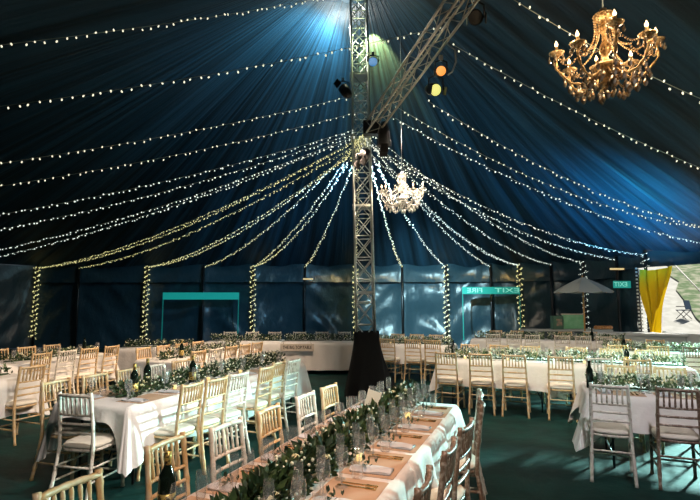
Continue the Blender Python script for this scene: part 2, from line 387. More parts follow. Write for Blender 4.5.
def par_can(loc, aim, L, r, lens, label, hang=None):
    t = thing('stage_lamp', label, 'stage lamp', loc, 0, 'stage lamps on the rig'); d = (Vector(aim)-Vector(loc)).normalized()
    rot = d.to_track_quat('Z', 'Y').to_matrix()
    def tr(m): m.v = [tuple(rot@Vector(q)) for q in m.v]; return m
    tr(MB().lathe([(.0,-L),(r*.55,-L),(r*.8,-L*.8),(r,-L*.55),(r,0),(r*.94,0),(r*.94,-.02)], 16)).build('housing', M['can'], t)
    tr(MB().lathe([(.0,-.015),(r*.93,-.02)], 16)).build('lens', lens, t)
    for s in (-1, 1):
        tr(MB().box((s*r*1.25, 0, r*.7), (.008, r*1.3, r*1.5))).build('barn_door', M['can'], t, smooth=False)
    if hang is None: hang = .3
    MB().tube([(-r*1.15,0,0),(-r*1.15,0,hang*.55),(0,0,hang*.7),(r*1.15,0,hang*.55),(r*1.15,0,0)], .012, 5).build('yoke', M['metal'], t)
    MB().box((0,0,hang*.8), (.05,.05,hang*.3)).build('clamp', M['alu'], t, smooth=False)
    return t
par_can(pxy(436,90,6.6), pxy(470,96,5.6), .34, .085, M['yellens'], 'black stage lamp with a glowing yellow lens under the truss beam')
par_can(pxy(441,71,6.3), pxy(436,90,4.0), .14, .068, M['amber'], 'round stage lamp glowing amber beside the truss beam', .22)
par_can(pxy(476,18,5.6), pxy(490,40,4.5), .26, .085, M['can'], 'unlit black stage lamp near the upper end of the beam')
par_can(pxy(373,62,9.2), pxy(373,100,6), .2, .09, M['bluelens'], 'stage lamp with a blue lens clamped to the mast', .2)
par_can(pxy(384,146,9.0), pxy(384,300,9.0), .45, .11, M['can'], 'long black stage lamp hanging downwards where beam meets mast', .2)
par_can(pxy(343,88,9.3), pxy(300,30,10), .26, .10, M['can'], 'stage lamp pointing up and away on the mast', .2)
par_can(pxy(362,160,9.2), pxy(340,200,9.0), .24, .10, M['can'], 'short black stage lamp tucked inside the mast below the beam', .2)
# looped cable
pts = [pxy(445,42,6.2), pxy(455,50,6.2), pxy(456,62,6.2), pxy(452,72,6.2), pxy(448,75,6.2)]
t = centred(MB().tube(pts, .012, 5), 'cable', M['alu'], 'pale cable looping down beside the amber lamp', 'cable')

# ---------------------------------------------------------------- fairy light strings
bulb_near = MB().ball((0,0,0), .0108, 6, 4, 1.6).mesh('bulb', M['led'])
def catenary(A, B, sag, n):
    return [A.lerp(B, k/n)-Vector((0,0,4*sag*(k/n)*(1-k/n))) for k in range(n+1)]
def string(A, B, sag, label, m_led, indiv=False, spacing=.12, r=.014, jit=.03):
    A, B = Vector(A), Vector(B); L = (B-A).length; n = int(L/spacing); pts = catenary(A, B, sag, max(n, 8))
    t = thing('fairy_light_string', label, 'fairy lights', A, 0, 'fairy lights under the canopy')
    MB().tube([p-A for p in pts[::2]]+[pts[-1]-A], .0045, 3).build('wire', M['wire'], t)
    bp = [p-A+Vector((random.uniform(-jit,jit), random.uniform(-jit,jit), random.uniform(-jit*1.2,.004))) for p in pts]
    if indiv:
        for q in bp[:100]:
            c = bpy.data.objects.new('bulb', bulb_near); sc.collection.objects.link(c); c.parent = t; c.location = q
            c.rotation_euler = (random.uniform(-.6,.6), random.uniform(-.6,.6), 0)
        if bp[100:]: bulbs_mesh(bp[100:], r).build('bulbs', m_led, t, kind='stuff')
    else: bulbs_mesh(bp, r).build('bulbs', m_led, t, kind='stuff')
# upper left, from high on the rig out over the left side
UL = [((332,-4,8.5),(-60,52,5.2),.06,'uppermost'), ((442,27,6.9),(-60,114,5.6),.10,'second highest'),
      ((356,95,9.4),(-60,172,6.6),.10,'third highest'), ((354,113,9.4),(-60,195,7.4),.12,'fourth highest')]
for a, b, s, nm in UL: string(pxy(*a), pxy(*b), s, f'{nm} sparse string of white fairy lights running to the left', M['led'], True)
ML = [((354,130,9.4),(-60,224,8.6),.16,'fifth'), ((354,133,9.4),(-60,240,10.2),.2,'sixth'), ((354,136,9.5),(-60,261,12.5),.28,'seventh'), ((354,138,9.5),(-60,268,14.5),.30,'eighth')]
for a, b, s, nm in ML: string(pxy(*a), pxy(*b), s, f'{nm} highest string of fairy lights running left past the side of the tent', M['led_c'], False, .09)
anc = Vector((.27,9.65,4.95))
for i in range(15):
    x, y = per[i]; top = Vector((x, y, 3.02))-Vector((x+1, y-7, 0)).normalized()*.2
    A = anc+Vector((random.uniform(-.1,.1)+.012*(i-6), 0, random.uniform(-.12,.1)))
    string(A, top, .42 if i < 4 or i > 9 else .34, f'fairy light string reaching from the mast to the {ORD[i]} wall pole from the left', M['led_y'] if i < 8 else M['led_c'], False, .075, .0128, .035)
    if i in (2, 4, 0, 10):
        string(A+Vector((.1,0,.1)), top+Vector((.02,0,.02)), .55, f'second, lower-hanging fairy light string ending at the {ORD[i]} wall pole from the left', M['led_y'] if i < 8 else M['led_c'], False, .085, .014)
UR = [((508,-4,5.0),(760,122,5.2),.10,'topmost fairy light string passing behind the large chandelier', True), ((452,44,6.4),(760,190,7.6),.14,'fairy light string dropping from the beam across the upper right canopy', True),
      ((428,101,7.4),(780,236,10.5),.50,'fairy light string starting under the yellow lamp and merging with another', True), ((397,107,8.6),(780,232,10.8),.62,'fairy light string from the beam foot over the small chandelier to the right', True),
      ((395,118,8.8),(780,252,12.0),.55,'lowest fairy light string running off to the right edge', False)]
for a, b, s, lab, ind in UR: string(pxy(*a), pxy(*b), s, lab, M['led_c'], ind, .12 if ind else .085)

# ---------------------------------------------------------------- chandeliers
def chandelier(loc, top, label, warm, na=8, sc_=1.0):
    R = thing('chandelier', label, 'chandelier', loc); cm = M['crystal_warm'] if warm else M['crystal']; bm = M['brass'] if warm else M['crystal']
    R.scale = (sc_,)*3; R.rotation_euler.z = .26
    MB().tube([(0,0,.50),(0,0,(top-loc[2])/sc_)], .006 if warm else .004, 5).build('suspension_rod', M['alu'], R)
    MB().lathe([(.0,.50),(.03,.50),(.035,.46),(.08,.44),(.085,.42),(.07,.405),(.03,.40),(.028,.36),(.05,.33),(.05,.30),(.022,.27),(.022,.20),(.045,.16),(.05,.10),(.02,.06),(.03,.02),(.09,-.01),(.12,-.04),(.11,-.08),(.05,-.11),(.03,-.14),(.055,-.17),(.04,-.2),(.0,-.22)], 16).build('column', bm, R)
    MB().lathe([(.0,.445),(.085,.45),(.09,.44),(.0,.42)], 16).build('crown', cm, R)
    drop = MB().lathe([(.001,.028),(.006,.02),(.003,.012),(.012,-.006),(.013,-.016),(.008,-.028),(.001,-.034)], 5).mesh('crystal_drop', M['drop_warm'] if warm else cm, False)
    def put(p, s=1):
        c = bpy.data.objects.new('crystal_drop', drop); sc.collection.objects.link(c); c.parent = R; c.location = p; c.scale = (s, s, s)
    for k in range(na):
        a = 2*PI*(k+.3)/na; ca, sa = math.cos(a), math.sin(a); rad = .40 if k % 2 else .37; lift = .06 if k % 2 else 0
        P = lambda r, z: (r*ca, r*sa, z)
        prof = [(.07,-.05),(.13,-.13),(.21,-.17),(.29,-.15),(.35,-.08),(rad+.01,0),(rad,.06+lift)]
        # densify
        pts = []
        for i in range(len(prof)-1):
            for q in range(3): u = q/3; pts.append(P(prof[i][0]*(1-u)+prof[i+1][0]*u, prof[i][1]*(1-u)+prof[i+1][1]*u))
        pts.append(P(*prof[-1]))
        arm = MB().tube(pts, [.011+.0045*math.sin(i*2.1) for i in range(len(pts))], 6).build('arm', bm, R)
        z = .06+lift
        MB().lathe([(.012,z-.02),(.03,z),(.062,z+.018),(.07,z+.03),(.06,z+.02),(.02,z+.012)], 12, (rad*ca, rad*sa, 0)).build('drip_pan', cm, arm)
        MB().lathe([(.012,z+.01),(.022,z+.03),(.014,z+.04),(.014,z+.085),(.0,z+.085)], 8, (rad*ca, rad*sa, 0)).build('candle_sleeve', bm, arm)
        MB().lathe([(.0,z+.085),(.012,z+.095),(.016,z+.108),(.011,z+.125),(.004,z+.142),(.0,z+.15)], 8, (rad*ca, rad*sa, 0)).build('candle_bulb', M['flame'], arm)
        for q in range(5):
            b = a+2*PI*q/5; put((rad*ca+.062*math.cos(b), rad*sa+.062*math.sin(b), z-.03), 1.15)
        for rr_, zz_, ss_ in ((.30,-.20,1.6),(.235,-.235,1.9),(.17,-.24,1.7),(.34,-.14,1.4)): put(P(rr_, zz_), ss_)
        b_ = a+PI/na; put((.22*math.cos(b_), .22*math.sin(b_), -.19), 1.8); put((.31*math.cos(b_), .31*math.sin(b_), -.13), 1.5)
        # bead strands: crown to arm, and swag to next arm
        s = MB(); n = 20; a0 = Vector((.085*ca, .085*sa, .43)); a1 = Vector((rad*.62*ca, rad*.62*sa, .07))
        for i in range(n+1): u = i/n; p = a0.lerp(a1, u)-Vector((.20*ca*u*(1-u)*1.3, .20*sa*u*(1-u)*1.3, .10*4*u*(1-u)*.5)); s.ball(p, .0105, 5, 4)
        a2 = 2*PI*(k+1.3)/na; r2 = .40 if (k+1) % 2 else .37; b0 = Vector(P(rad, z)); b1 = Vector((r2*math.cos(a2), r2*math.sin(a2), z))
        for i in range(1, 13): u = i/13; s.ball(b0.lerp(b1, u)-Vector((0,0,.10*4*u*(1-u))), .009, 5, 4)
        c0 = Vector(P(rad*.6, .06))
        for i in range(1, 9): u = i/9; s.ball(Vector(P(rad*.6,.07)).lerp(b0, u)-Vector((0,0,.07*4*u*(1-u))), .009, 5, 4)
        s.build('bead_strand', cm, R)
    for rr, z, n in ((.11,-.13,10),(.07,-.20,6)):
        for k in range(n): b = 2*PI*k/n; put((rr*math.cos(b), rr*math.sin(b), z), 1.4)
    put((0,0,-.27), 1.9)
    l = light('chandelier_light', 'POINT', (loc[0], loc[1], loc[2]+.12*sc_), None, 26 if warm else 32, (1,.7,.4) if warm else (1,.82,.6), shadow_soft_size=.3)
    for k in range(4):
        a = k*PI/2+.4; light('chandelier_bulb_light', 'POINT', (loc[0]+.55*math.cos(a), loc[1]+.55*math.sin(a), loc[2]+.22), None, 5, (1,.75,.45), shadow_soft_size=.03)
p = pxy(606,63,4.35); chandelier(p, 6.2, 'large crystal chandelier tinted amber by its lit candle bulbs, high on the right', True, 8, 1.03)
p = pxy(402,197,9.0); chandelier(p, 6.9, 'small white crystal chandelier hanging beside the mast', False, 8, .95)

# ---------------------------------------------------------------- chairs
def bamboo(p0, pts, r, rings=3):
    """rounded post with bamboo-like rings along a polyline"""
    P = [Vector(q) for q in pts]; out = []; R = []
    tot = sum((P[i+1]-P[i]).length for i in range(len(P)-1)); 
    for i in range(len(P)-1):
        L = (P[i+1]-P[i]).length; n = max(2, int(L/.03))
        for k in range(n): out.append(P[i].lerp(P[i+1], k/n))
    out.append(P[-1]); d = 0
    for i, q in enumerate(out):
        if i: d += (q-out[i-1]).length
        ph = (d/.11) % 1; R.append(r*(1.28 if ph < .18 else 1.0))
    return out, R
def make_chair(name, wood, label):
    t = thing(name, label, 'chair'); W = M[wood]
    HW, SH = .19, .44
    post = []
    for s in (-1, 1):
        pts = [(s*.205,-.275,0),(s*.195,-.225,.22),(s*.185,-.195,SH),(s*.183,-.205,.60),(s*.172,-.245,.93)]
        a, R = bamboo(0, pts, .0165); R[-1] = .019; MB().tube(a, R, 8).build('back_post', W, t)
        a, R = bamboo(0, [(s*.20,.215,0),(s*.192,.195,SH-.02)], .0165); MB().tube(a, R, 8).build('front_leg', W, t)
    def by(z): return -.205-.04*max(0, (z-.60)/.33)
    for z, r, bow in ((.905,.0145,.02),(.735,.0105,.014),(.655,.0105,.012),(.575,.0105,.01)):
        pts = [(x*(.186-.045*(z-.575))/4, by(z)-bow*(1-(x/4)**2), z) for x in range(-4, 5)]
        MB().tube(pts, [r*(1.25 if k % 2 == 0 else 1) for k in range(9)], 6).build('back_rail', W, t)
    for k in range(6):
        x = -.122+k*.0488
        bw = 1-(x/.186)**2; MB().tube([(x, by(.735)-.014*bw, .735),(x, by(.76)-.015*bw, .765),(x, by(.82)-.017*bw, .82),(x, by(.87)-.019*bw, .87),(x, by(.9)-.02*bw, .90)], [.0085,.012,.0085,.012,.0085], 6).build('spindle', W, t)
    # seat frame, rounded D
    def outline(g, n=28):
        pts = []
        for k in range(n):
            q = 2*PI*k/n; c, s = math.cos(q), math.sin(q); e = .55
            pts.append((math.copysign(abs(c)**e, c)*(.2+g)*(1.0+.05*s), math.copysign(abs(s)**e, s)*(.2+g)))
        return pts
    def slab(prof):
        m = MB(); n = 28
        for g, z in prof: m.v += [(x, y, z) for x, y in outline(g, n)]
        for i in range(len(prof)-1):
            for k in range(n): m.f.append((i*n+k, i*n+(k+1)%n, (i+1)*n+(k+1)%n, (i+1)*n+k))
        m.f.append(tuple(range(n-1, -1, -1))); m.f.append(tuple((len(prof)-1)*n+k for k in range(n))); return m
    slab([(-.02,SH-.03),(.004,SH-.025),(.006,SH-.005),(-.006,SH)]).build('seat_frame', W, t)
    slab([(-.012,SH+.001),(.006,SH+.008),(.008,SH+.026),(-.01,SH+.042),(-.06,SH+.052),(-.14,SH+.056)]).build('seat_cushion', M['cushion'], t)
    for s in (-1, 1):
        for z in (.17, .29): MB().tube([(s*.198,-.235+.04*(z-.17),z),(s*.196,.20,z)], .0095, 6).build('stretcher', W, t)
    for z in (.15, .33): MB().tube([(-.197,.208,z),(.197,.208,z)], .0095, 6).build('stretcher', W, t)
    for z in (.29,): MB().tube([(-.194,-.22,z),(.194,-.22,z)], .0095, 6).build('stretcher', W, t)
    for ch in t.children:
        for v in ch.data.vertices: v.co.x *= .92
    remember(t); return t
def make_far_chair(name, wood, label):
    src = protos[wood]; t = thing(name, label, 'chair'); W = M[wood]
    groups = {'backrest': ('back_rail','spindle'), 'frame': ('seat_frame','front_leg','stretcher','back_post'), 'seat_cushion': ('seat_cushion',)}
    for nm, keys in groups.items():
        m = MB()
        for ch in kids[src.name]:
            if ch.name.split('.')[0] in keys:
                me = ch.data; m.add([v.co for v in me.vertices], [tuple(p.vertices) for p in me.polygons])
        m.build(nm, M['cushion'] if nm == 'seat_cushion' else W, t)
    remember(t); return t
protos = {k: make_chair('spindle_chair', k, 'x') for k in ('lime','gold','dark')}
far = {k: make_far_chair('spindle_chair', k, 'x') for k in ('lime','gold')}
used = set()
FIN = {'lime': 'limewashed', 'gold': 'natural wood', 'dark': 'worn dark'}
def place_chair(x, y, ang, wood, label, group, is_far=False, tw=0):
    src = (far if is_far else protos)[wood]; key = (wood, is_far)
    rz = ang-PI/2+tw
    if key not in used:
        used.add(key); src.location = (x, y, 0); src.rotation_euler = (0, 0, rz); src['label'] = label; src['group'] = group; return src
    return dup(src, (x, y, 0), rz, label, group)

# ---------------------------------------------------------------- tables
D1 = Vector((.38,1)).normalized(); D2 = Vector((D1.y, -D1.x))
A1 = math.atan2(D1.y, D1.x); A2 = math.atan2(D2.y, D2.x); TW = .92
def cloth_mesh(L, W, side, end, seed=0, corner=.1, wave=1.0, fside=None, flare=.10):
    rnd = random.Random(seed); m = MB(); pts = []; r = .04
    def edge(x0, y0, x1, y1, nx_, ny_, n, kind):
        for k in range(n): u = k/n; pts.append((x0+(x1-x0)*u, y0+(y1-y0)*u, nx_, ny_, kind, u))
    hx, hy = L/2+.005, W/2+.005; nl, nw = int(L/.035), int(W/.035)
    def cornerp(cx, cy, a0, k0, k1):
        for k in range(8):
            a = a0+PI/2*k/8; pts.append((cx+r*math.cos(a), cy+r*math.sin(a), math.cos(a), math.sin(a), ('c', k0, k1), k/8))
    edge(hx-r,-hy,-hx+r,-hy,0,-1,nl,'s0'); 
    P = []; pts = P
    cornerp_list = []
    def E(x0,y0,x1,y1,nx_,ny_,n,kind):
        for k in range(n): u = k/n; P.append((x0+(x1-x0)*u, y0+(y1-y0)*u, nx_, ny_, kind, u))
    def Cn(cx,cy,a0,k0,k1):
        for k in range(10): a = a0+PI/2*k/10; P.append((cx+r*math.cos(a), cy+r*math.sin(a), math.cos(a), math.sin(a), (k0,k1), k/10))
    E(-hx+r,-hy,hx-r,-hy,0,-1,nl,'near'); Cn(hx-r,-hy+r,-PI/2,'near','e1')
    E(hx,-hy+r,hx,hy-r,1,0,nw,'e1'); Cn(hx-r,hy-r,0,'e1','far')
    E(hx-r,hy,-hx+r,hy,0,1,nl,'far'); Cn(-hx+r,hy-r,PI/2,'far','e0')
    E(-hx,hy-r,-hx,-hy+r,-1,0,nw,'e0'); Cn(-hx+r,-hy+r,PI,'e0','near')
    drop = {'near': fside if fside else side, 'far': side, 'e0': end, 'e1': end}
    n = len(P); T = .757; rows = 11; m.v.append((0,0,T)); m.v += [(p[0]-p[2]*.012, p[1]-p[3]*.012, T) for p in P]
    m.f += [(0, 1+k, 1+(k+1)%n) for k in range(n)]
    for rr in range(1, rows+1):
        u = rr/rows
        for i, p in enumerate(P):
            if isinstance(p[4], tuple): cf = 1-abs(p[5]-.5)*1.2; d = max(drop[p[4][0]], drop[p[4][1]])+corner*cf; 
            else:
                e = min(p[5], 1-p[5])*(L if p[4] in ('near','far') else W); cf = max(0, 1-e/.22)*.45
                mx = max(side, end, fside or 0)
                d = drop[p[4]]+(mx+corner*.4-drop[p[4]])*max(0, 1-e/.2)**2
                d += .02*noise.noise(Vector((p[0]*2, p[1]*2, seed)))
            a = p[0]*p[3]-p[1]*p[2]
            fold = wave*(.022*math.sin(a*13+seed)+.016*math.sin(a*23+seed*2.3)+.03*noise.noise(Vector((p[0]*5, p[1]*5, seed*7))))*u
            outw = .012+.035*u+flare*cf*u+fold
            m.v.append((p[0]+p[2]*outw, p[1]+p[3]*outw, max(.012, T-.004-d*u)))
    for rr in range(rows):
        for k in range(n): a = 1+rr*n+k; b = 1+rr*n+(k+1)%n; m.f.append((a, a+n, b+n, b))
    return m
def table(cx, cy, ang, L, desc, W=TW, side=.40, end=.15, seed=0, fside=None, wave=1.0, corner=.08, grp='cloth-covered banquet tables', flare=.10):
    t = thing('banquet_table', f'trestle banquet table under the white cloth, {desc}', 'table', (cx, cy, 0), ang, grp)
    MB().box((0,0,.735), (L-.02, W-.02, .03)).build('tabletop', M['board'], t, smooth=False)
    for sx in (-1, 1):
        for sy in (-1, 1):
            x, y = sx*(L/2-.22), sy*(W/2-.12)
            MB().tube([(x,y,0),(x,y,.72)], .013, 6).build('leg', M['metal'], t)
        MB().tube([(sx*(L/2-.22),-(W/2-.12),.12),(sx*(L/2-.22),(W/2-.12),.12)], .01, 5).build('crossbar', M['metal'], t)
        MB().tube([(sx*(L/2-.22),0,.12),(sx*(L/2-.34),0,.36),(sx*(L/2-.62),0,.72)], .009, 5).build('brace', M['metal'], t)
    c = cloth_mesh(L, W, side, end, seed, corner, wave, fside, flare)
    o = c.build('tablecloth', M['cloth'], loc=(cx, cy, 0)); o.rotation_euler = (0, 0, ang)
    tag(o, f'white linen tablecloth hanging over the {desc}', 'tablecloth', 'white tablecloths')
    return t
def tcent(corner, along, L, across, W=TW): return Vector(corner)+Vector(along)*L/2+Vector(across)*W/2

def leaf_cloud(n, L, wd, ht, size, rnd, z0=.76, droop=.0):
    m = MB()
    for k in range(n):
        x = rnd.uniform(-L/2, L/2); e = 1-.35*abs(noise.noise(Vector((x*2.3, n, 0))))*2; q = rnd.uniform(0, PI); rr = rnd.random()**.5
        y = rr*wd*math.cos(q)*e+.02*math.sin(x*5); z = z0+.01+rr*ht*math.sin(q)*e
        d = Vector((rnd.uniform(-1,1), math.cos(q)+rnd.uniform(-.6,.6), math.sin(q)*.8+rnd.uniform(-.3,.7))).normalized()
        s = d.cross(Vector((rnd.uniform(-1,1), rnd.uniform(-1,1), rnd.uniform(-1,1)))).normalized(); L_ = size*rnd.uniform(.6,1.3); u = s.cross(d)
        p = Vector((x,y,z)); a = p+d*L_*.45; w_ = L_*.24
        m.add([p, a+s*w_-u*w_*.3, p+d*L_-u*.2*L_, a-s*w_-u*w_*.3], [(0,1,2),(0,2,3)])
    return m
def garland(c, ang, L, desc, n=700, wd=.13, ht=.15, size=.06, far_=False, flowers=10, breath=160, seed=1):
    rnd = random.Random(seed); t = thing('table_garland', f'leafy green garland with white flowers along the {desc}', 'garland', (c[0], c[1], 0), ang, 'flower garlands on the tables')
    MB().tube([(x*L/20, .02*math.sin(x*L/4), .772) for x in range(-10, 11)], .012, 5).build('vine', M['leaf'], t)
    leaf_cloud(n, L, wd, ht, size, rnd).build('foliage', M['leaf_far'] if far_ else M['leaf'], t, smooth=False)
    m = MB()
    for k in range(breath):
        x = rnd.uniform(-L/2, L/2); q = rnd.uniform(.1, PI-.1); r = rnd.uniform(.75, 1.25); cl = noise.noise(Vector((x*3.1, seed, 0)))
        if cl < -.15 and rnd.random() < .6: continue
        m.ball((x, r*wd*math.cos(q), .77+r*ht*math.sin(q)), rnd.uniform(.007,.012), 5, 3)
    m.build('blossom_sprays', M['flower'], t, kind='stuff')
    for k in range(flowers):
        x = rnd.uniform(-L/2+.05, L/2-.05); q = rnd.uniform(.3, PI-.3); f = MB(); s = rnd.uniform(.02,.03)
        cx, cy, cz = x, wd*math.cos(q)*.95, .775+ht*math.sin(q)*.95
        f.ball((cx,cy,cz), s*.6, 6, 4)
        for j in range(7):
            a = 2*PI*j/7; f.ball((cx+s*.55*math.cos(a), cy+s*.55*math.sin(a), cz-.004+.006*(j%2)), s*.5, 5, 4, .8)
        f.build('rose', M['rose'], t)
    return t

# glassware prototypes as things with shared mesh
G = {}
G['wine_glass'] = MB().lathe([(.0,.0),(.034,.0),(.034,.003),(.005,.008),(.004,.085),(.012,.095),(.032,.12),(.037,.15),(.033,.185),(.029,.205)], 14).mesh('wine_glass', M['glass'])
G['champagne_flute'] = MB().lathe([(.0,.0),(.03,.0),(.03,.003),(.004,.008),(.004,.08),(.014,.10),(.022,.15),(.024,.20),(.021,.24)], 12).mesh('champagne_flute', M['glass'])
G['tumbler'] = MB().lathe([(.0,.0),(.03,.0),(.036,.10)], 12).mesh('tumbler', M['glass'])
def put(mesh, name, loc, rz, label, cat, group):
    o = bpy.data.objects.new(name, mesh); sc.collection.objects.link(o); o.location = loc; o.rotation_euler = (0, 0, rz); return tag(o, label, cat, group)
def bottle(x, y, desc, z=.76, s=1.0, plain=False):
    t = thing('wine_bottle', desc, 'bottle', (x, y, z), random.uniform(0,6), 'bottles on the tables'); t.scale = (s,)*3
    MB().lathe([(.0,.0),(.036,.0),(.038,.01),(.038,.18),(.034,.205),(.018,.235),(.014,.25),(.0135,.30),(.0,.30)], 14).build('body', M['bottle'], t)
    MB().lathe([(.0145,.245),(.015,.245),(.0155,.302),(.0,.304)], 12).build('neck_foil', M['foil'] if not plain else M['bottle'], t)
    if not plain: MB().lathe([(.0385,.05),(.039,.05),(.039,.13),(.0385,.13)], 14).build('paper_label', M['foil'], t)
def votive(x, y, desc, z=.76):
    t = thing('tealight_holder', desc, 'candle', (x, y, z), 0, 'candles on the tables')
    MB().lathe([(.0,.0),(.028,.0),(.034,.07),(.032,.07),(.027,.004),(.0,.004)], 12).build('glass_cup', M['glass'], t)
    MB().lathe([(.0,.005),(.022,.005),(.025,.045),(.0,.045)], 10).build('candle', M['candle'], t)
LN = {}
def L2W(c, ang, x, y): return Vector((c[0]+x*math.cos(ang)-y*math.sin(ang), c[1]+x*math.sin(ang)+y*math.cos(ang)))
cutl = MB().box((0,0,.003), (.2,.014,.004)).box((.085,0,.003), (.055,.022,.004)); cutm = cutl.mesh('knife', M['cutlery'], False)
fork = MB().box((-.02,0,.003), (.15,.010,.004)); [fork.box((.08, q*.006, .003), (.06,.0035,.004)) for q in (-1.5,-.5,.5,1.5)]; forkm = fork.box((.052,0,.003), (.012,.024,.004)).mesh('fork', M['cutlery'], False)
nap = MB()
for k in range(9):
    for j in range(13):
        u, v = k/8, j/12; nap.v.append(((u-.5)*.11, (v-.5)*.24, .012+.010*math.sin(u*PI)+.004*math.sin(v*7+u*5)))
for k in range(8):
    for j in range(12): a = k*13+j; nap.f.append((a, a+13, a+14, a+1))
nap.box((0,0,.006), (.105,.235,.010)); napm = nap.mesh('napkin', M['napkin'])
menum = MB().box((0,0,.0008), (.46,.31,.0016)).mesh('place_mat', M['menu'], False)
sprig = leaf_cloud(16, .11, .02, .02, .035, random.Random(3), z0=.0).mesh('sprig', M['leaf'], False)
def setting(c, ang, x, side, desc, full=True):
    """one place laid on a table at local x, side +-1"""
    def W(a, b): p = L2W(c, ang, a, b); return (p.x, p.y)
    rz = ang
    yy = side*(TW/2-.17)
    put(menum, 'place_mat', (*W(x+.02, yy-side*.005), .7585), rz+random.uniform(-.02,.02), f'kraft brown place mat, {desc}', 'place mat', 'kraft place mats')
    put(napm, 'napkin', (*W(x-.12, yy+side*.0), .760), rz+random.uniform(-.08,.08), f'folded pale grey napkin, {desc}', 'napkin', 'folded napkins')
    put(sprig, 'leaf_sprig', (*W(x-.12, yy), .786), rz+1.4, f'green leaf sprig, {desc}', 'leaf sprig', 'leaf sprigs')
    if full:
        put(cutm, 'knife', (*W(x+.13, yy), .760), rz+PI/2*side, f'brass-coloured knife, {desc}', 'knife', 'knives laid on the table')
        put(forkm, 'fork', (*W(x+.17, yy), .760), rz+PI/2*side, f'brass-coloured fork, {desc}', 'fork', 'forks laid on the table')
def glasses(c, ang, x, side, desc, kinds=('wine_glass','champagne_flute','tumbler'), dy=.22):
    for k, kd in enumerate(kinds):
        p = L2W(c, ang, x+[-.06,.03,.10][k]+random.uniform(-.015,.015), side*(dy+[0,-.05,.03][k]))
        put(G[kd], kd, (p.x, p.y, .760), random.random(), f'{kd.replace("_"," ")}, {desc}', 'glass', 'glasses on the tables')

# --- T1 nearest long table (two trestles)
N1 = 'nearest long table'
F1 = Vector((1.02,4.85)); c1b = F1-D1*.915-D2*TW/2; c1a = c1b-D1*1.84
table(c1b.x, c1b.y, A1, 1.83, 'far half of the nearest long table', seed=1, side=.36, end=.22, wave=1.6, corner=.12)
table(c1a.x, c1a.y, A1, 1.83, 'near half of the nearest long table', seed=2, side=.40, end=.20, wave=1.7, corner=.14)
garland(c1b, A1, 1.75, 'far half of the nearest long table', 1900, .115, .17, .065, seed=11, flowers=9)
garland(c1a, A1, 1.80, 'near half of the nearest long table', 2100, .115, .155, .06, seed=12, flowers=10)
mid1 = (c1a+c1b)/2
xs = [-1.28+.52*k for k in range(6)]
for k, x in enumerate(xs):
    for s, nm in ((1,'left'),(-1,'right')):
        d = f'{ORD[k]} seat from near end, {nm} side, {N1}'
        setting(mid1, A1, x+.12, s, d); glasses(mid1, A1, x+.30, s, d); glasses(mid1, A1, x+.06, s, d+', inner pair', ('wine_glass','champagne_flute'), .215)
for x, s, nm in ((-.85,1,'second'),(-.1,-1,'third'),(.6,1,'fourth'),(1.1,-1,'fifth'),(-1.2,-1,'first')):
    p = L2W(mid1, A1, x, s*.16); votive(p.x, p.y, f'lit tealight in a glass, {nm} from the near end of the {N1}')
p = L2W(mid1, A1, -1.2, .34); bottle(p.x, p.y, f'dark bottle at the near left end of the {N1}')
p = L2W(mid1, A1, .72, .02)
cardt = thing('table_name_card', f'tilted pale grey name card standing in the garland of the {N1}', 'card', (p.x, p.y, .90), A1-PI/2+.5)
m = MB(); m.box((0,0,.06), (.11,.006,.15), rot=Matrix.Rotation(.35, 3, 'Y')@Matrix.Rotation(-.35, 3, 'X')); m.build('card_sheet', M['card'], cardt, smooth=False)
MB().box((-.01,.0,-.06), (.02,.02,.16)).build('card_stand', M['sign'], cardt, smooth=False)
# chairs: left side, backs along D1, facing the table (+D2)
af = math.atan2(D2.y, D2.x)
back1 = [((337,381),'gold'),((316,388.5),'lime'),((284,400),'gold'),((246,414),'lime'),((195,427.5),'gold'),((116,462),'gold')]
for k, ((px, py), wd) in enumerate(back1):
    Y = .80*500/(py-302)-.19*D1.y; X = (px-350)/500*(Y+.19*D1.y)-.19*D1.x
    x, y = X+D2.x*.235, Y+D2.y*.235
    place_chair(x, y, af, wd, f'{FIN[wd]} chair, {ORD[k]} from far end, left side of {N1}', 'chairs at the nearest long table', tw=random.uniform(-.06,.06))
for k, (px, Yc, wd, tw) in enumerate([(0,4.5,'lime',.13),(0,4.08,'dark',.16),(0,3.42,'dark',-.1),(0,2.90,'dark',.0),(0,2.36,'dark',.05)]):
    t_ = (Yc-2.45)/1.0; X = .36+.38*(Yc-2.45)+[-.01,.05,.04,.02,0][k]
    place_chair(X-D2.x*.235, Yc-D2.y*.235, af+PI, wd, f'{FIN[wd]} chair, {ORD[k]} from far end, right side of {N1}', 'chairs at the nearest long table', tw=tw)

# --- T2 left long table
N2 = 'long left table'
A_ = Vector((-2.03,4.7)); c2a = A_+D1*.915-D2*TW/2; c2b = c2a+D1*1.84
table(c2a.x, c2a.y, A1, 1.83, 'near half of the left long table', seed=3, side=.46, end=.13, corner=.10)
table(c2b.x, c2b.y, A1, 1.83, 'far half of the left long table', seed=4, side=.46, end=.2)
garland(c2a+D1*.15, A1, 1.5, 'near half of the left long table', 750, .12, .14, .06, seed=21, breath=220)
garland(c2b, A1, 1.8, 'far half of the left long table', 900, .12, .15, .06, seed=22, breath=420)
mid2 = (c2a+c2b)/2
for k in range(7):
    x = -1.55+.5*k
    for s, nm in ((1,'left'),(-1,'right')):
        d = f'{ORD[k]} seat from near end, {nm} side, {N2}'
        if k < 6: setting(mid2, A1, x+.1, s, d, False)
        glasses(mid2, A1, x, s, d, ('wine_glass','champagne_flute') if k % 2 else ('wine_glass','tumbler'), .24)
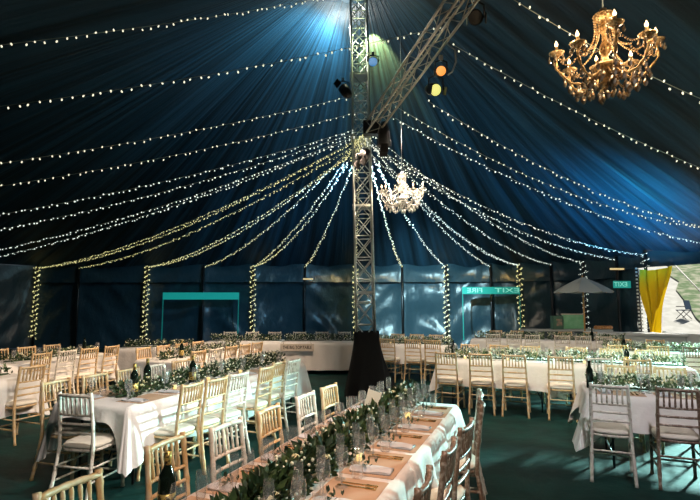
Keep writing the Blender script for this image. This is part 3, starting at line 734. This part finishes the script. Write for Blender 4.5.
for x, y, nm in ((-1.42,-.12,'nearest'),(-1.0,.1,'second nearest'),(-.55,-.16,'third nearest')):
    p = L2W(mid2, A1, x, y); bottle(p.x, p.y, f'dark bottle with gold label, {nm} on the left long table', s=1.1)
for x, y, nm in ((-.9,-.2,'first'),(-.3,-.2,'second'),(.4,-.2,'third')):
    p = L2W(mid2, A1, x, y); votive(p.x, p.y, f'lit tealight in a glass, {nm} from the near end of the left long table')
for k, ((px, py), wd) in enumerate([((182.5,384),'gold'),((209,378.6),'gold'),((232,373.5),'lime'),((260,367),'gold'),((273,362),'gold'),((288,360),'lime')]):
    Y = .80*500/(py-302); X = (px-350)/500*Y; X += D1.x*.19; Y += D1.y*.19
    place_chair(X-D2.x*.235, Y-D2.y*.235, af+PI, wd, f'{FIN[wd]} chair, {ORD[k]} from near end, right side of {N2}', 'chairs at the left long table', tw=random.uniform(-.08,.08))
for k in range(5):
    q = c2a-D1*.76+D1*(.47*k)-D2*(TW/2+.10); wd = 'gold' if k != 3 else 'lime'
    place_chair(q.x+D2.x*.17, q.y+D2.y*.17, af, wd, f'{FIN[wd]} chair, {ORD[k]} from near end, left side of {N2}', 'chairs at the left long table', tw=random.uniform(-.08,.08))
place_chair(-2.36, 4.73, math.radians(78), 'lime', 'whitewashed spindle-back chair with cream cushion standing at the near end of left long table', 'chairs at the left long table')

# --- T3 cut off at the left
N3 = 'table cut by the left edge'
F3 = Vector((-4.10,6.75)); c3 = F3-D1*.915-D2*TW/2
table(c3.x, c3.y, A1, 1.83, N3, seed=5, side=.44, end=.35)
for k, (X, Y) in enumerate(((-4.03,6.42),(-4.22,5.82))):
    place_chair(X-D2.x*.2, Y-D2.y*.2, af+PI, 'gold', f'natural wood chair, {ORD[k]} from the far end of the {N3}', 'chairs at the left edge table')
garland(c3, A1, 1.6, N3, 350, .1, .12, .06, seed=31, breath=90, flowers=4)
# --- T4
N4 = 'far left wall table'
F4 = Vector((-4.45,9.6)); c4 = F4-D1*.915-D2*TW/2; c4b = c4-D1*1.84
table(c4.x, c4.y, A1, 1.83, N4, seed=6, side=.42, end=.35)
table(c4b.x, c4b.y, A1, 1.83, 'near extension of the far left table', seed=7, side=.42, end=.2)
garland(c4, A1, 1.7, N4, 450, .1, .12, .06, seed=41, breath=160, flowers=4)
garland(c4b, A1, 1.7, 'near extension of the far left table', 450, .1, .12, .06, seed=42, breath=160, flowers=4)
for k in range(4):
    q = F4-D1*(.25+.46*k)+D2*.14; wd = 'gold' if k != 2 else 'lime'
    place_chair(q.x-D2.x*.2, q.y-D2.y*.2, af+PI, wd, f'{FIN[wd]} chair, {ORD[k]} from far end, right side of {N4}', 'chairs at the far left table', tw=random.uniform(-.1,.1))
    q = F4-D1*(.45+.5*k)-D2*(TW+.12)
    place_chair(q.x+D2.x*.2, q.y+D2.y*.2, af, 'gold', f'natural wood chair, {ORD[k]} from far end, wall side of {N4}', 'chairs at the far left table')
for k in range(5):
    glasses(c4, A1, -.8+.4*k, -1, f'{ORD[k]} seat from the near end of the {N4}', ('wine_glass',), .22)
p = L2W(c4, A1, .55, -.1); bottle(p.x, p.y, f'dark bottle on the {N4}', plain=True)
p = L2W(c4, A1, -.3, -.22); votive(p.x, p.y, f'lit tealight glowing on the {N4}')
p = L2W(c4b, A1, .3, -.22); votive(p.x, p.y, 'lit tealight on the near extension of the far left table')
# --- T5
N5 = 'middle left table'
A5 = Vector((-2.74,8.2)); c5 = A5+D1*1.22-D2*TW/2
table(c5.x, c5.y, A1, 2.44, N5, seed=8, side=.42, end=.40)
garland(c5, A1, 2.3, N5, 800, .12, .16, .06, seed=51, breath=300, flowers=6)
for k, (px, py) in enumerate(((197,350),(212,348),(226,345.5),(241,343.5),(251,342))):
    Y = .8*500/(py-302); X = (px-350)/500*Y
    q = A5+D1*(.25+.46*k)+D2*.14; wd = 'lime' if k == 1 else 'gold'
    place_chair(q.x-D2.x*.2, q.y-D2.y*.2, af+PI, wd, f'{FIN[wd]} chair, {ORD[k]} from near end, right side of {N5}', 'chairs at the middle left table', tw=random.uniform(-.1,.1))
for k in range(4):
    q = A5+D1*(.35+.5*k)-D2*(TW+.12); 
    place_chair(q.x+D2.x*.2, q.y+D2.y*.2, af, 'gold', f'natural wood chair, {ORD[k]} from near end, left side of {N5}', 'chairs at the middle left table')
for k in range(5): 
    for s, nm in ((-1,'right'),(1,'left')): glasses(c5, A1, -1+.45*k, s, f'{ORD[k]} seat, {nm} side of the {N5}', ('wine_glass',), .24)
p = L2W(c5, A1, -.75, -.1); bottle(p.x, p.y, f'dark bottle with gold label on the {N5}')
for x, nm in ((-.5,'nearer'),(.1,'middle'),(.6,'farther')): p = L2W(c5, A1, x, -.2); votive(p.x, p.y, f'{nm} lit tealight on the {N5}')
# --- T6 and head table
N6 = 'back left table facing the room'
table(-4.1, 10.95, 0, 1.6, N6, seed=9, side=.62, end=.6, corner=.05)
garland((-4.1,10.95), 0, 1.5, N6, 450, .1, .13, .06, seed=61, breath=150, flowers=4)
for i, (cx, L) in enumerate(((-2.6,1.83),(-.73,1.86))):
    nm = ['left half','right half'][i]
    table(cx, 12.68, 0, L, f'{nm} of the head table', seed=13+i, side=.66, end=.5, wave=.8, corner=.04)
    garland((cx,12.68), 0, L-.05, f'{nm} of the head table', 650, .14, .14, .06, seed=71+i, breath=230, flowers=6)
    for k in range(3):
        x = cx-.62+.6*k; place_chair(x, 13.35, -PI/2, 'lime', f'pale chair behind the {nm} of the head table, {ORD[k]} from left', 'chairs behind the head table', True)
s0 = pxy(280.5,344,12.1); s1 = pxy(314,351,12.1)
st = thing('table_sign', 'pale wooden sign reading THE BIG TOP TABLE hung on the head table cloth', 'sign', ((s0.x+s1.x)/2, 12.10, (s0.z+s1.z)/2))
wd_ = s1.x-s0.x; hg = s0.z-s1.z
MB().box((0,0,0), (wd_, .02, hg)).build('board', M['sign'], st, smooth=False)
for s in (-1, 1): MB().tube([(s*wd_*.42, 0, hg*.4),(s*wd_*.40, .03, hg*.4+.07)], .004, 4).build('hanging_cord', M['ink'], st)
def text(s, size, loc, parent, m, rz=0, mirror=False, name='lettering', w=None):
    c = bpy.data.curves.new(name, 'FONT'); c.body = s; c.size = size; c.align_x = 'CENTER'; c.align_y = 'CENTER'; c.extrude = .002; c.offset = .0015
    tmp = bpy.data.objects.new(name, c); sc.collection.objects.link(tmp); bpy.context.view_layer.update()
    me = bpy.data.meshes.new_from_object(tmp); bpy.data.objects.remove(tmp)
    me.materials.clear(); me.materials.append(m); xs_ = [v.co.x for v in me.vertices]; k = w/(max(xs_)-min(xs_)) if w else 1
    for v in me.vertices: v.co = Vector((v.co.x*k*(-1 if mirror else 1), -v.co.z, v.co.y))
    if mirror: me.flip_normals()
    o = bpy.data.objects.new(name, me); sc.collection.objects.link(o); o.parent = parent; o.location = loc; return o
text('THE BIG TOP TABLE', .105, (0,-.014,0), st, M['ink'], w=wd_*.86)

# --- right rows
def row_table(corner, L, desc, seed, ch, fach, glassn=5, far_=False, gl=True, group='chairs at the right rows', side=.40, end=.36, flare=.12, corner_=.1, gn=700):
    """corner = near-left corner; runs along D2, away side = D1"""
    corner = Vector(corner); c = corner+D2*L/2+D1*TW/2
    table(c.x, c.y, A2, L, desc, seed=seed, side=side, end=end, flare=flare, corner=corner_)
    garland(c, A2, L-.06, desc, gn, .13, .15, .06, True, seed=seed*3, flowers=6, breath=330)
    for k, (t_, wd) in enumerate(ch):
        q = corner+D2*t_-D1*.16
        place_chair(q.x, q.y, A1, wd, f'{FIN[wd]} chair, {ORD[k]} from the left, near side, {desc}', group, far_, tw=random.uniform(-.08,.08))
    for k, t_ in enumerate(fach):
        q = corner+D2*t_+D1*(TW+.14)
        place_chair(q.x, q.y, A1+PI, 'gold', f'natural wood chair, {ORD[k]} from the left, far side, {desc}', group, far_, tw=random.uniform(-.08,.08))
    for k in range(glassn):
        x = -L/2+.2+(L-.35)*k/max(1, glassn-1)
        glasses(c, A2, x, -1, f'{ORD[k]} place from the left, near side, {desc}', ('wine_glass','champagne_flute') if gl else ('wine_glass',), .25)
    return c
n1 = 'nearest right table'
cR1 = row_table((2.51,5.39), 1.83, n1, 21, [(.17,'lime'),(.73,'dark')], [.45,1.0], 5, gn=1100, side=.34, end=.26, flare=.20, corner_=.22)
for k in range(2): setting(cR1, A2, -.62+.55*k, -1, f'{ORD[k]} seat from the left, near side, {n1}')
for k in range(2): glasses(cR1, A2, -.7+.4*k, -1, f'left corner, group {ORD[k]}, {n1}', ('champagne_flute','tumbler'), .1)
p = pxy(590,383,5.75); bottle(p.x, p.y, f'black wine bottle at the left end of the {n1}', plain=True)
cR2 = row_table((1.47,8.52), 1.83, 'second right row, left table', 22, [(.22,'gold'),(.73,'gold'),(1.24,'gold')], [.35,.9,1.45], 5)
cR2b = row_table(Vector((1.47,8.52))+D2*1.84, 1.83, 'second right row, right table', 23, [(.04,'gold'),(.55,'lime'),(1.04,'gold')], [.35,.9,1.45], 5)
bottle(4.22, 7.75, 'black wine bottle on the right table of the second right row', plain=False)
bottle(1.78, 8.75, 'black wine bottle on the left table of the second right row', plain=True)
cR3a = row_table((.45,11.64), 1.83, 'third right row, mast-side table', 24, [(.12,'gold'),(.55,'gold'),(1.1,'gold'),(1.55,'gold')], [.3,.8,1.3], 4, True, False)
cR3b = row_table((4.96,9.92), 1.83, 'third right row, open-side table', 25, [(.2,'gold'),(.85,'gold'),(1.4,'dark')], [.5,1.1], 4, False, False)
cR4a = row_table(Vector((4.03,12.99))-D2*.9, 1.83, 'fourth right row, left table', 26, [(.58,'lime'),(1.09,'lime'),(1.5,'lime')], [.5,1.1], 4, True, False)
cR4b = row_table(Vector((4.03,12.99))+D2*.94, 1.83, 'fourth right row, right table', 27, [(.34,'lime'),(.81,'lime'),(1.26,'lime')], [.5,1.1], 4, True, False)
p = pxy(543,346,9.6); bottle(5.45, 10.1, 'black wine bottle at the left end of the table by the open side', plain=True)
bottle(6.0, 12.55, 'black wine bottle on the right table of the fourth right row', plain=True)
for k, (c, nm) in enumerate(((cR2,'second right row, left table'),(cR2b,'second right row, right table'),(cR3a,'third right row beside the mast'))):
    for j in (0, 1): p = L2W(c, A2, -.5+.7*j, -.2); votive(p.x, p.y, f'{["left","right"][j]} tealight on the {nm}')

# ---------------------------------------------------------------- exit flaps printed on the back wall
def band(px0, px1, py0, py1, Y, name, label, words, legs, bot=340):
    a = pxy(px0, py0, Y); b = pxy(px1, py1, Y); t = thing(name, label, 'exit sign', ((a.x+b.x)/2, Y, (a.z+b.z)/2))
    W_, H_ = b.x-a.x, a.z-b.z
    MB().box((0,0,0), (W_, .012, H_)).build('film_band', M['teal'], t, smooth=False)
    if legs:
        z = pxy(px0, bot, Y).z-(a.z+b.z)/2
        for s in legs: MB().box((s*(W_/2-.015), 0, (z-H_/2)/2), (.035, .010, abs(z+H_/2))).build('seam_strip', M['tealthin'], t, smooth=False)
    for txt, fx, wf in words: text(txt, H_*.9, (fx*W_, -.012, 0), t, M['tealpale'], mirror=True, w=wf*W_)
band(163, 239, 292.5, 299.5, 18.05, 'exit_flap', 'dim teal outlined exit doorway on the left part of the back wall', [], (-1, 1))
band(462, 520, 287, 294, 17.35, 'exit_flap', 'teal outlined exit doorway with pale reversed lettering on the back wall', [('FIRE', -.28, .26), ('EXIT', .28, .42)], (-1, 1))
band(613, 631, 281, 288, 14.9, 'exit_sign', 'small teal exit sign with pale reversed lettering near the open side', [('EXIT', -.08, .75)], None)
# yellow clips
for (px, py, Y, nm) in ((308,279,18.0,'in the middle of the back wall'),(617,269,14.9,'above the small exit sign')):
    q = pxy(px, py, Y); centred(MB().box((0,0,0), (.36 if px < 400 else .42, .03, .05)), 'strip_lamp', glow('yellow_strip', (1,.6,.05), .6), f'small yellow strip lamp {nm}', 'lamp', 'yellow strip lamps', smooth=False, loc=q)

# ---------------------------------------------------------------- bar corner by the opening
bar = thing('bar_counter', 'white bar counter behind the fourth right row beside the opening', 'counter', (7.6,13.6,0), math.atan2(-.9,2.2))
MB().box((0,.0,.42), (2.3,.55,.84)).build('front', mat('white_bar_panel', (.62,.66,.66), .6), bar, smooth=False)
MB().box((0,0,.87), (2.4,.65,.06)).build('countertop', mat('white_worktop', (.75,.77,.76), .4), bar, smooth=False)
tb = thing('back_bar_table', 'pale table holding the green board beneath the parasol', 'table', (6.35,14.9,0))
MB().box((0,0,.9), (2.5,.6,.05)).build('tabletop', mat('pale_grey_top', (.5,.53,.52), .6), tb, smooth=False)
for sx in (-1,1):
    for sy in (-1,1): MB().box((sx*1.15, sy*.25, .44), (.05,.05,.88)).build('leg', M['metal'], tb, smooth=False)
q = pxy(573,326,14.75)
gb = thing('chalk_board', 'pale green board propped on the table under the parasol', 'board', (q.x, q.y, .925))
MB().box((0,0,.22), (.62,.03,.40)).build('panel', mat('pale_green_paint', (.20,.52,.28), .6, noise_=((.28,.6,.36), 5, .4, .6)), gb, smooth=False)
MB().box((0,.01,.44), (.66,.05,.03)).build('top_edge', M['sign'], gb, smooth=False)
q = pxy(557,326,14.8)
pb = thing('picture_box', 'small dark green crate with a pinkish picture beside the pale green board', 'box', (q.x, q.y, .925))
MB().box((0,0,.20), (.30,.2,.38)).build('crate', mat('dark_green_paint', (.08,.17,.12), .6), pb, smooth=False)
MB().box((.03,-.105,.2), (.16,.01,.2)).build('picture', mat('pink_picture', (.42,.25,.2), .7, noise_=((.12,.2,.14), 9, .4, .6)), pb, smooth=False)
for k in range(6):
    q = pxy(596+k*2.8, 325, 14.7); m = MB().ball((0,0,.06), .075, 8, 6, .8)
    centred(m, 'bread_roll', mat('baked_crust', (.55,.24,.09), .6, noise_=((.7,.4,.18), 12, .4, .6)), f'orange-brown round loaf, {ORD[k]} from the left, beside the parasol pole', 'bread', 'loaves on the back table', loc=(q.x, q.y, .925))
# parasol
q = pxy(583,292,14.3); pz = q.z
pr = thing('parasol', 'open grey parasol on a wooden pole behind the right tables', 'parasol', (q.x, 14.3, 0))
MB().tube([(0,0,.05),(0,0,pz+.42)], .024, 8).build('pole', M['polewood'], pr)
MB().lathe([(.0,.0),(.28,.0),(.28,.05),(.06,.08),(.04,.25),(.0,.25)], 16).build('base', M['metal'], pr)
m = MB(); n = 8; Rr = .80
for j in range(7):
    u = j/6
    for k in range(n*4):
        a = 2*PI*k/(n*4)+.2; rib = abs(math.sin(a*n/2-.2*n/2)); r = Rr*u*(1-.05*rib*u); z = pz+.43*(1-u)**.9+.06*(1-rib)*u*(1-u)-.035*rib*u
        m.v.append((r*math.cos(a), r*math.sin(a), z))
for j in range(6):
    for k in range(n*4): m.f.append((j*32+k, j*32+(k+1)%32, (j+1)*32+(k+1)%32, (j+1)*32+k))
m.build('canopy', M['parasol'], pr, smooth=False)
for k in range(8):
    a = 2*PI*k/8+.2; MB().tube([(0,0,pz+.36),(Rr*.97*math.cos(a), Rr*.97*math.sin(a), pz-.02)], .008, 4).build('rib', M['polewood'], pr)
MB().lathe([(.0,.48),(.03,.46),(.02,.42),(.0,.42)], 8, (0,0,pz)).build('finial', M['polewood'], pr)
# chequered post and yellow curtain at the opening
q = pxy(638.5,300,14.0)
cp = thing('chequered_post', 'post wrapped in black and white tape beside the yellow curtain', 'post', (q.x,14.0,0))
m0 = MB().tube([(0,0,0),(0,0,2.65)], .05, 8); m0.build('core', M['metal'], cp)
m1 = MB()
for k in range(26):
    z = .1+k*.1
    for s in (-1, 1): m1.box((s*.04, -.045, z+(.0 if s > 0 else .05)), (.05,.02,.05))
m1.build('white_patches', mat('white_tape', (.6,.62,.62), .6), cp, smooth=False)
m = MB(); nx, nz = 60, 26; Yc = 13.2
tl, tr = pxy(640,269,Yc), pxy(670,266,Yc); bl, br = pxy(648,331,Yc), pxy(660,333,Yc)
for i in range(nx+1):
    for j in range(nz+1):
        u, v = i/nx, j/nz
        left = tl.lerp(bl, v); right = tr.lerp(br, v); left.x -= 0; 
        p = left.lerp(right, u); m.v.append((p.x, Yc+.07*math.sin(u*22+v*3)*(.4+.6*(1-v))+.1*math.sin(u*5+v*5), p.z-.06*math.sin(PI*u)*(1-v)))
for i in range(nx):
    for j in range(nz): a = i*(nz+1)+j; m.f.append((a, a+nz+1, a+nz+2, a+1))
off_ = Vector(((tl.x+tr.x)/2, Yc, 0)); m.v = [tuple(Vector(q)-off_) for q in m.v]
centred(m, 'curtain', M['yellow'], 'yellow canvas curtain gathered back at the open side', 'curtain', loc=off_)
# guy rope outside and the camping chair on the path
a, b = pxy(672,262,14.5), pxy(716,308,12.5)
centred(MB().tube([Vector((0,0,0)), b-a], .022, 5), 'guy_rope', mat('pale_rope', (.6,.6,.55), .7), 'pale guy rope slanting down outside the open side', 'rope', loc=a)
q = on_slope(684,319)
s_ = q.y*18/500/.9
fc = thing('folding_chair', 'dark blue folding camp chair on the pale path outside', 'chair', (q.x, q.y, slope(q.x, q.y)-.02), .5); fc.scale = (s_,)*3
nb = mat('navy_camp_cloth', (.03,.06,.12), .7)
MB().box((0,-.2,.70), (.5,.03,.45), rot=Matrix.Rotation(-.2, 3, 'X')).build('backrest', nb, fc, smooth=False)
MB().box((0,0,.44), (.5,.45,.04)).build('seat', nb, fc, smooth=False)
for s in (-1, 1):
    MB().tube([(s*.25,.24,0),(s*.25,-.22,.46)], .018, 5).build('leg', M['metal'], fc); MB().tube([(s*.25,-.24,0),(s*.25,.22,.46),], .018, 5).build('leg', M['metal'], fc)
    MB().tube([(s*.27,-.22,.62),(s*.27,.2,.62)], .02, 5).build('armrest', M['metal'], fc)
# white low barrier in front of the opening
lb = thing('low_barrier', 'low white canvas barrier across the open side of the tent', 'barrier', (9.0,12.3,0), math.atan2(-1.9,1.2))
MB().box((0,0,.46), (2.6,.06,.92)).build('canvas_panel', mat('white_canvas', (.6,.63,.64), .7), lb, smooth=False)
for s in (-1, 0, 1): MB().box((s*1.28,.0,.48), (.06,.09,.96)).build('post', M['alu'], lb, smooth=False)
